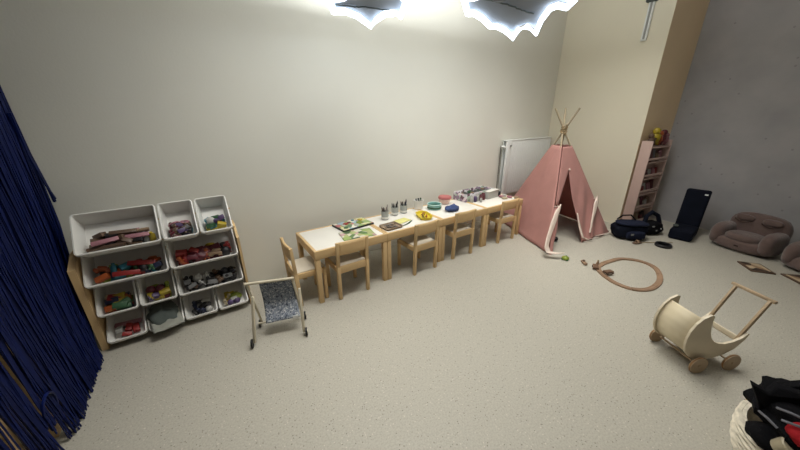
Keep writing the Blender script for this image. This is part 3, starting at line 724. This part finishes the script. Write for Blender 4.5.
# ball in the doorway, green toy outside
t = thing('toy_shoe', 'small black toy shoe lying inside the tent doorway', 'toy', (2.70, -.37, 0), .5)
MB().ball((0, 0, .026), .03, 14, 10, (1.4, .95, .8)).build('upper', M['blackp'], t)
MB().box((0, 0, .005), (.08, .05, .01), bev=.004).build('sole', TM['grey'], t)
t = thing('toy_turtle', 'small yellow green toy lying on the floor before the tent', 'toy', (2.325, -.69, 0), .3)
MB().lathe([(.034, .006), (.036, .012), (.03, .028), (.016, .036), (0, .038)], seg=18).build('shell', TM['lime'], t)
for a in (.7, 2.4, 3.9, 5.5): MB().ball((.032*math.cos(a), .032*math.sin(a), .008), .011, 8, 6, (1, 1, .7)).build('foot', TM['green'], t)
MB().ball((.044, 0, .016), .013, 10, 8).build('head', TM['green'], t)

# ------------------------------------------------------------------ wooden track ring
cen = Vector((2.56, -1.18, 0))
ringp = [(2.407, -.965), (2.318, -1.03), (2.235, -1.163), (2.235, -1.298), (2.346, -1.385), (2.538, -1.395), (2.725, -1.345), (2.856, -1.26), (2.886, -1.136), (2.792, -1.013), (2.621, -.968), (2.50, -.955)]
def smooth_loop(P_, n):
    out = []; m = len(P_)
    for i in range(m):
        p0, p1, p2, p3 = (Vector(P_[(i+k-1) % m]) for k in range(4))
        for j in range(n):
            s = j/n; out.append(.5*((2*p1)+(p2-p0)*s+(2*p0-5*p1+4*p2-p3)*s*s+(3*p1-p0-3*p2+p3)*s**3))
    return out
lp = smooth_loop(ringp, 6); N = len(lp)
t = thing('toy_track', 'oval of wooden toy train track lying on the floor', 'toy track', cen)
per = N//8
for seg in range(8):
    i0 = seg*per; i1 = (seg+1)*per if seg < 7 else N
    mb = MB()
    idx = list(range(i0, i1+1)); rings = []
    for i in idx:
        f = .0; p = lp[i % N]; tg_ = (lp[(i+1) % N]-lp[i-1]).normalized(); nn = Vector((-tg_.y, tg_.x))
        if i == idx[0]: p = p+tg_*.002
        if i == idx[-1]: p = p-tg_*.002
        row = [(-.021, 0), (-.021, .012), (-.014, .012), (-.014, .009), (-.009, .009), (-.009, .012), (.009, .012), (.009, .009), (.014, .009), (.014, .012), (.021, .012), (.021, 0)]
        rings.append([mb.b.verts.new((p.x+nn.x*a-cen.x, p.y+nn.y*a-cen.y, z)) for a, z in row])
    for a, b in zip(rings, rings[1:]):
        for k in range(len(a)): mb.b.faces.new((a[k], a[(k+1) % len(a)], b[(k+1) % len(a)], b[k]))
    mb.b.faces.new(rings[0][::-1]); mb.b.faces.new(rings[-1])
    mb.build('track_piece', M['track'], t, smooth=False)
for (x, y, z, d, rz, l) in ((2.375, -.955, .0, (.09, .045, .022), .5, 'dark wooden toy wagon at the left end of the track oval'), (2.345, -1.075, .013, (.08, .045, .02), -.4, 'dark wooden toy wagon crossing the track, nearest the pram')):
    t = thing('toy_wagon', l, 'toy', (x, y, z), rz)
    MB().box((0, 0, d[2]/2+.008), d, bev=.004).build('wagon_body', M['trackdk'], t)
    for sx in (-1, 1):
        for sy in (-1, 1): MB().cyl((sx*.028, sy*.017, .009), (sx*.028, sy*.026, .009), .009, seg=12).build('wheel', TM['brown'], t)
t = thing('toy_figure', 'tiny upright wooden peg figure beside the track oval', 'toy', (2.47, -.93, 0))
MB().lathe([(.014, 0), (.014, .012), (.009, .035), (.006, .04)], seg=14).build('body', M['track'], t); MB().ball((0, 0, .048), .010, 12, 8).build('head', TM['cream'], t)
t = thing('toy_wagon', 'brown wooden toy engine lying left of the track oval', 'toy', (2.385, -.845, 0), .9)
MB().box((0, 0, .014), (.075, .03, .02), bev=.004).build('wagon_body', M['track'], t); MB().cyl((.012, 0, .022), (.012, 0, .036), .012, seg=12).build('chimney', TM['brown'], t)

# ------------------------------------------------------------------ doll pram
t = thing('doll_pram', 'pale plywood doll pram with half round hood and bar handle', 'toy pram', (1.544, -1.855, 0), math.atan2(-.482, .876))
TW = .232   # local x = along, y = across (0 near side .. TW far side)
top = [(-.003, .372), (-.045, .352), (-.075, .318), (-.095, .272), (-.102, .225), (-.098, .175), (-.082, .13), (-.045, .092), (0, .072), (.05, .065), (.10, .068), (.17, .088), (.23, .125), (.272, .185), (.285, .222), (.275, .226), (.245, .195), (.20, .175), (.15, .166), (.11, .172), (.075, .19), (.05, .215), (.032, .25), (.02, .29), (.014, .33), (.012, .365)]
for y in (.014, TW-.026):
    MB().prism([(s, y, z) for s, z in top], (0, .012, 0)).build('side_panel', M['birch'], t, smooth=False)
arc = [(-.036, .342), (-.064, .308), (-.082, .265), (-.088, .225), (-.085, .178), (-.070, .138), (-.038, .104), (0, .085)]
mb = MB()
def hood(u, v):
    k = v*(len(arc)-1); i = min(int(k), len(arc)-2); f = k-i
    s = arc[i][0]*(1-f)+arc[i+1][0]*f; z = arc[i][1]*(1-f)+arc[i+1][1]*f
    return Vector((s, .026+(TW-.052)*u, z))
mb.grid(hood, 2, 28).build('hood', mat('hood_plywood', (220, 206, 176), .45, .4, .06, 5, 0, 60, (1, .25, 1)), t, solid=.006)
MB().box((.10, TW/2, .082), (.2, TW-.052, .008)).build('floor_panel', M['birch'], t)
MB().bar((.255, .026, .175), (.255, TW-.026, .175), .012, .035).build('end_panel', M['birch'], t)
MB().cyl((.06, .026, .175), (.06, TW-.026, .175), .008, seg=12).build('cross_dowel', M['birchdk'], t)
for y in (.034, TW-.034): MB().bar((.245, y, .165), (.352, y, .428), .02, .014, .003, (0, 1, 0)).build('handle_post', M['birchdk'], t)
MB().bar((.350, .01, .428), (.350, TW-.01, .428), .018, .018, .004).build('handle_bar', M['birchdk'], t)
for s in (0, .208):
    MB().cyl((s, .008, .052), (s, TW-.008, .052), .006, seg=10).build('axle', M['birchdk'], t)
    for y, dy in ((-.004, -.014), (TW+.004, .014)):
        w_ = MB().cyl((s, y, .052), (s, y+dy, .052), .052, seg=32).build('wheel', M['birchdk'], t)
        MB().tube([(s+.0515*math.cos(a), y+dy/2, .052+.0515*math.sin(a)) for a in [2*PI*k/32 for k in range(32)]], .0035, 6, True).build('tyre', M['plyedge'], w_).data
        MB().cyl((s, y+dy, .052), (s, y+dy*1.3, .052), .008, seg=12).build('hub_cap', M['birchdk'], w_)

# ------------------------------------------------------------------ basket bottom right
BC = Vector((1.18, -2.285, 0))
t = thing('woven_basket', 'cream woven basket at the lower right edge, full of black clothes', 'basket', BC); t.scale = (1.13, 1.13, .88)
mb = MB(); prof = [(.15, 0), (.175, .02), (.193, .08), (.20, .16), (.2, .205), (.188, .205), (.188, .16), (.18, .08), (.16, .03), (0, .03)]
mb.lathe(prof, seg=40).build('basket_body', M['basket'], t)
mb = MB()
for j in range(9):
    r = [.178, .186, .193, .198, .201, .203, .205, .205, .205, .203, .2][j]; z = .018+.0225*j
    mb.tube([(r*math.cos(a)*(1+.006*math.sin(20*a+PI*(j % 2))), r*math.sin(a)*(1+.006*math.sin(20*a+PI*(j % 2))), z) for a in [2*PI*k/120 for k in range(120)]], .010, 6, True)
mb.build('weave', M['basket'], t)
for a in (1.0, 4.4): MB().tube([((.2+.02*math.sin(PI*k/10))*math.cos(a-.25+.05*k), (.2+.02*math.sin(PI*k/10))*math.sin(a-.25+.05*k), .19+.05*math.sin(PI*k/10)) for k in range(11)], .011, 8).build('handle', mat('tan_basket_handle', (196, 168, 116), .8, .2, .15, 40), t)
def rag(name, c, rad, sc, m, label, cat_, seed, amp=.35, fr_=14, rz=0):
    mb = MB().ball((0, 0, 0), rad, 32, 22, sc)
    for v in mb.b.verts:
        d = v.co.normalized(); v.co += d*(noise.noise(v.co*fr_+Vector((seed, 0, 0)))*amp*rad+abs(noise.noise(v.co*fr_*2.2+Vector((0, seed, 0))))*amp*.5*rad)
    o = mb.build(name, m); o.location = c; o.rotation_euler = (0, 0, rz); return tag(o, label, cat_)
rag('black_jacket', (1.17, -2.24, .285), .15, (1.2, 1.15, .62), M['blackc'], 'bunched black jacket heaped in the woven basket', 'clothing', 3)
rag('black_scarf', (1.06, -2.22, .2), .1, (.9, 1.3, .8), M['blackc'], 'black knitted scarf below the jacket at the near rim of the basket', 'clothing', 9)
rag('red_cloth', (1.005, -2.215, .315), .05, (1.1, 1, .6), M['red'], 'red cloth tucked in the woven basket', 'cloth', 5)
# two stiff black bags with pointed corners
def flap_bag(pts, thick, label, m=M['blackc']):
    o = MB().prism(pts, thick).build('black_bag', m, smooth=False); c = sum((Vector(p) for p in pts), Vector())/len(pts)
    md = o.modifiers.new('b', 'BEVEL'); md.width = .006; md.segments = 2
    return tag(o, label, 'bag')
flap_bag([(1.04, -2.045, .402), (1.055, -2.09, .385), (1.09, -2.10, .405), (1.15, -2.20, .40), (1.16, -2.26, .30), (1.10, -2.16, .24), (1.05, -2.10, .27), (1.05, -2.08, .33)], (.035, .012, -.005), 'stiff black bag with a pointed corner rising from the basket')
flap_bag([(1.155, -2.10, .36), (1.165, -2.16, .42), (1.19, -2.26, .40), (1.19, -2.30, .28), (1.16, -2.12, .25)], (.04, .01, 0), 'second black bag behind the pointed one in the basket')
stm = mat('grey_strap_webbing', (104, 104, 110), .6, .4, .1, 40)
for k, pts in enumerate(([(1.0, -2.19, .33), (.985, -2.215, .345), (.985, -2.245, .335), (1.005, -2.255, .315)], [(1.03, -2.12, .36), (1.015, -2.15, .375), (1.02, -2.2, .375), (1.03, -2.26, .36)], [(1.0, -2.14, .34), (.99, -2.19, .36), (1.0, -2.24, .345), (1.01, -2.27, .32)], [(1.03, -2.09, .31), (1.0, -2.11, .32), (.985, -2.14, .31)])):
    o = MB().tube(pts, .0045, 6).build('bag_strap', stm); tag(o, ['hooked grey strap at the right end of the heap of black clothes', 'long grey strap across the black clothes in the basket', 'curved grey strap lying in the middle of the basket', 'short grey strap at the left rim of the basket'][k], 'strap')
o = MB().lathe([(.03, 0), (.034, .05), (.03, .055), (.026, .05), (0, .045)], seg=18).build('cream_cup', TM['cream']); o.location = (1.00, -2.17, .225); o.rotation_euler = (.4, -.3, 0); tag(o, 'cream toy cup at the front rim inside the woven basket', 'cup')
rag('grey_pouch', (.96, -2.2, .055), .06, (.9, 1.2, .9), mat('slate_cloth', (80, 82, 92), .9, .1, .1, 20), 'slate grey pouch leaning against the woven basket', 'pouch', 2)

for o in list(COL.objects):
    if o.parent is None and o.name.split('.')[0] in ('woven_basket', 'black_jacket', 'black_scarf', 'red_cloth', 'black_bag', 'bag_strap', 'cream_cup') : o.location += Vector((-.005, 0, 0))
    if o.name == 'grey_pouch': o.location += Vector((-.02, 0, 0))
# ------------------------------------------------------------------ bookshelf
t = thing('bookshelf', 'tall narrow pink bookshelf beside the tan column', 'shelf', (3.91, -.57, 0), math.atan2(-.082, .7))
bw, bd, bh = .47, .115, 1.08
for x in (.009, bw-.009): MB().box((x, -bd/2, bh/2), (.018, bd, bh), bev=.002).build('side_panel', M['pinkply'], t)
MB().box((bw/2, -.004, bh/2), (bw-.036, .008, bh-.01)).build('back_panel', M['pinkply'], t)
SH = [.02, .22, .42, .62, .82, 1.0]
for z in SH: MB().box((bw/2, -bd/2-.002, z), (bw-.038, bd-.014, .016), bev=.002).build('shelf_board', M['pinkply'], t)
for z in SH[:-1]: MB().box((bw/2, -bd+.006, z+.045), (bw-.038, .010, .03), bev=.002).build('front_rail', M['pinkply'], t)
mt = Matrix.Translation((3.91, -.57, 0)) @ Matrix.Rotation(math.atan2(-.082, .7), 4, 'Z')
SN = ['lowest shelf', 'second shelf from the floor', 'middle shelf', 'fourth shelf from the floor', 'highest inner shelf']
bcol = [['brown', 'tan', 'cream', 'maroon', 'black'], ['brown', 'cream', 'maroon', 'white', 'tan'], ['pink', 'red', 'white', 'pink', 'maroon'], ['pink', 'maroon', 'white', 'pink', 'red'], ['brown', 'maroon', 'grey', 'tan', 'pink']]
for i, z in enumerate(SH[:-1]):
    for k in range(5):
        c = bcol[i][k]; hgt = random.uniform(.08, .155)
        o = MB().box((0, 0, hgt/2), (.072, .018, hgt), bev=.002).build('picture_book', TM[c])
        o.matrix_world = mt @ Matrix.Translation((.068+.083*k+random.uniform(-.004, .004), -.06-.014*(k % 2), z+.010)) @ Matrix.Rotation(random.uniform(-.18, .18), 4, 'Y') @ Matrix.Rotation(random.uniform(-.3, -.05), 4, 'X')
        tag(o, '%s picture book facing out on the %s of the pink bookshelf' % (c, SN[i]), 'book')
        if bcol[i].count(c) > 1: o['group'] = '%s books on the %s' % (c, SN[i])
for k, (x, c, s) in enumerate(((.075, 'brown', .12), (.16, 'yellow', .17), (.25, 'orange', .14), (.33, 'maroon', .15), (.42, 'pink', .12))):
    o = toy('soft_toy', 'figure', c, mt @ Matrix.Translation((x, -.06, 1.008+s*.72)) @ Matrix.Rotation(.3*(k-2), 4, 'Z') @ Matrix.Rotation(.15*(k-2), 4, 'Y'), s)
    tag(o, '%s soft toy sitting on top of the pink bookshelf' % c, 'soft toy')

# ------------------------------------------------------------------ bags, ring, floor chair
def soft_box(mb, c, d, rot=None, pw=4, amp=.0, seed=0, u=24, v=16):
    o = bmesh.new(); bmesh.ops.create_uvsphere(o, u_segments=u, v_segments=v, radius=1)
    for w in o.verts:
        p = w.co; s = (abs(p.x)**pw+abs(p.y)**pw+abs(p.z)**pw)**(1/pw); p = p/s
        p = Vector((p.x*d[0]/2, p.y*d[1]/2, p.z*d[2]/2))
        if amp: p += p.normalized()*noise.noise(p*16+Vector((seed, 0, 0)))*amp
        w.co = p
    mb.merge(o, Matrix.Translation(c) @ (rot.to_4x4() if rot else Matrix.Identity(4))); return mb
t = thing('backpack', 'dark blue backpack lying below the pink bookshelf', 'bag', (3.50, -.80, 0), -.75)
soft_box(MB(), (0, 0, .095), (.34, .22, .17), None, 4, .02, 2).build('bag_body', M['navyd'], t)
soft_box(MB(), (0, -.02, .19), (.32, .2, .04), None, 3, .012, 6).build('lid', M['navy'], t)
soft_box(MB(), (.02, -.115, .07), (.2, .05, .1), None, 3, .01, 4).build('front_pocket', M['navy'], t)
MB().tube([(-.12, .06, .205), (-.08, .04, .26), (0, .03, .27), (.06, .02, .21)], .009, 7).build('strap', M['blackc'], t)
MB().box((-.03, -.142, .085), (.03, .006, .024), bev=.003).build('buckle', TM['grey'], t)
t = thing('shoulder_bag', 'black curved bag with thick strap between bookshelf and floor chair', 'bag', (3.86, -.90, 0), -.5)
soft_box(MB(), (0, 0, .08), (.27, .18, .15), None, 3, .02, 12).build('bag_body', M['blackc'], t)
MB().tube([(-.10, 0, .12), (-.07, .02, .22), (.0, .03, .265), (.08, .02, .22), (.12, 0, .10), (.11, -.02, .03)], .024, 10).build('thick_strap', M['navyd'], t)
for k, (x, y, z) in enumerate(((-.05, -.085, .12), (.0, -.09, .07), (.05, -.09, .09))): MB().box((x, y, z), (.03, .012, .018), Matrix.Rotation(.5*k, 3, 'Z'), .004).build('clip', TM['grey'], t)
t = thing('sandal', 'tan sandal lying on the floor in front of the dark backpack', 'shoe', (3.385, -.945, 0), -.35)
soft_box(MB(), (0, 0, .010), (.13, .05, .018), None, 2.6).build('sole', TM['brown'], t)
MB().tube([(-.01, -.024, .014), (-.005, -.012, .035), (0, .012, .035), (.005, .024, .014)], .009, 8).build('strap', TM['tan'], t)
o = MB().cyl((0, 0, .006), (.3, -.22, .006), .005, seg=8).build('wooden_rod', M['polewood']); o.location = (3.42, -.95, 0); tag(o, 'thin wooden rod on the floor between the bags and floor chair', 'rod')
o = MB().lathe([(.052, 0), (.074, .004), (.078, .02), (.07, .034), (.055, .034), (.048, .02), (.052, 0)], seg=32).build('rubber_ring', M['blackp']); o.location = (3.525, -1.14, 0); tag(o, 'black rubber ring lying flat on the floor', 'ring')
t = thing('floor_chair', 'dark navy folding floor chair leaning by the grey wall', 'chair', (3.905, -1.18, 0), .08)
rb = Matrix.Rotation(-.33, 3, 'Y')
MB().box((.15, 0, .062), (.36, .21, .122), bev=.025, seg=4).build('seat_cushion', M['navyd'], t)
MB().box((.335, .005, .31), (.085, .215, .47), Matrix.Rotation(.10, 3, 'Y'), bev=.022, seg=4).build('back_cushion', M['navyd'], t)
MB().box((.307, -.07, .50), (.004, .03, .014), Matrix.Rotation(.10, 3, 'Y')).build('tag', M['label'], t)
t = thing('grey_pouch', 'small grey pouch on the seat of the navy floor chair', 'pouch', (3.98, -1.10, .128), .3)
soft_box(MB(), (0, 0, .012), (.07, .05, .024), None, 3, .004, 2).build('pouch', M['greyc'], t)

# ------------------------------------------------------------------ plush armchairs with sleepy eyes
def make_sofa(label, loc, rz):
    t = thing('plush_armchair', label, 'armchair', loc, rz, 'plush armchairs by the grey wall')
    # local: front faces -x, width along y
    W, D = .50, .42
    soft_box(MB(), (.20, 0, .075), (.38, W*.92, .14), None, 4, .006, 1).build('base', M['sofa'], t)
    def back(u, v):
        return None
    soft_box(MB(), (.335, 0, .20), (.15, W*.94, .36), Matrix.Rotation(.12, 3, 'Y'), 3.2, .006, 5).build('backrest', M['sofa'], t)
    for s in (-1, 1):
        soft_box(MB(), (.19, s*(W/2-.055), .135), (.36, .125, .235), None, 3, .005, 3+s).build('armrest', M['sofa'], t)
    soft_box(MB(), (.15, 0, .150), (.27, W*.56, .085), None, 3.2, .004, 8).build('seat_cushion', M['sofa'], t)
    for s in (-1, 1):
        pts = []
        for k in range(11):
            yy = s*.105-.07+.014*k; q = (k/10-.5)*2; zz = .300-.026*(1-q*q)
            pts.append((.2535-.006*(1-q*q), yy, zz))
        MB().tube(pts, .0045, 6).build('eyelid_seam', M['sofad'], t)
        soft_box(MB(), (.277, s*.105, .322), (.05, .15, .07), None, 2.5, .0, 2).build('eyelid', M['sofa'], t)
    MB().box((.006, -.01, .075), (.004, .035, .014)).build('sewn_tag', M['sofad'], t)
    return t
so = make_sofa('mauve brown plush armchair with closed eyelids beside the navy floor chair', (3.945, -1.605, 0), -.27)
dup(so, (3.745, -2.135, 0), -.36, 'second mauve brown plush armchair cut by the right picture edge')

# ------------------------------------------------------------------ picture cards on the floor
cm = patterned('dark_photo_print', [(60, 46, 38), (190, 170, 140), (92, 70, 54), (150, 120, 92), (40, 32, 30)], 14, .5, 'v')
def card(c, a, w, d, label):
    t = thing('picture_book', label, 'book', (*c, 0), a)
    MB().box((0, 0, .006), (w, d, .012), bev=.002).build('cover', TM['brown'], t)
    MB().box((0, 0, .0125), (w*.84, d*.8, .003)).build('cover_picture', cm, t)
card((3.625, -1.82), math.atan2(-1.791+1.675, 3.487-3.675)+.05, .21, .17, 'dark framed picture book lying on the floor before the armchair')
card((3.62, -2.10), .75, .2, .17, 'second dark picture book on the floor at the right edge')

# ------------------------------------------------------------------ lights
def area(loc, size, power, col=(1, .95, .87), rot=(0, 0, 0), spread=PI):
    l = bpy.data.lights.new('ceiling_and_fill_light', 'AREA'); l.shape = 'RECTANGLE'; l.size, l.size_y = size; l.energy = power; l.color = col; l.spread = spread
    o = bpy.data.objects.new('ceiling_and_fill_light', l); COL.objects.link(o); o.location = loc; o.rotation_euler = rot; return o
area((1.3, -.55, 2.95), (3.6, .5), 38, (1, .975, .92), spread=math.radians(100))
# added upward fill lights, unseen above the hanging lamps, to brighten the upper walls
area((.56, .0, ZC+.12), (.4, .4), 16, (.93, .97, 1), (PI, 0, 0))
area((1.35, -.5, ZC+.12), (.6, .5), 38, (.93, .97, 1), (PI, 0, 0))
w = bpy.data.worlds.new('World'); S.world = w; w.use_nodes = True
w.node_tree.nodes['Background'].inputs['Color'].default_value = (*lin((235, 225, 210)), 1)
w.node_tree.nodes['Background'].inputs['Strength'].default_value = .1

# ------------------------------------------------------------------ camera
f, th, ya, ro = 297.592, .356412, .975176, -.0071375
Fd = Vector((math.cos(ya)*math.cos(th), math.sin(ya)*math.cos(th), -math.sin(th)))
Rt = Vector((math.sin(ya), -math.cos(ya), 0)); Up = Rt.cross(Fd)
R2 = math.cos(ro)*Rt+math.sin(ro)*Up; U2 = -math.sin(ro)*Rt+math.cos(ro)*Up
cd = bpy.data.cameras.new('camera'); cam = bpy.data.objects.new('camera', cd); COL.objects.link(cam)
mw = Matrix((R2, U2, -Fd)).transposed().to_4x4(); mw.translation = (-.58801, -1.99544, 1.39904)
cam.matrix_world = mw
cd.sensor_fit = 'HORIZONTAL'; cd.sensor_width = 36; cd.lens = f/800*36; cd.clip_start = .02
S.camera = cam
vs = S.view_settings; vs.view_transform = 'Standard'; vs.look = 'None'; vs.gamma = 1; vs.use_curve_mapping = False; vs.exposure = .17
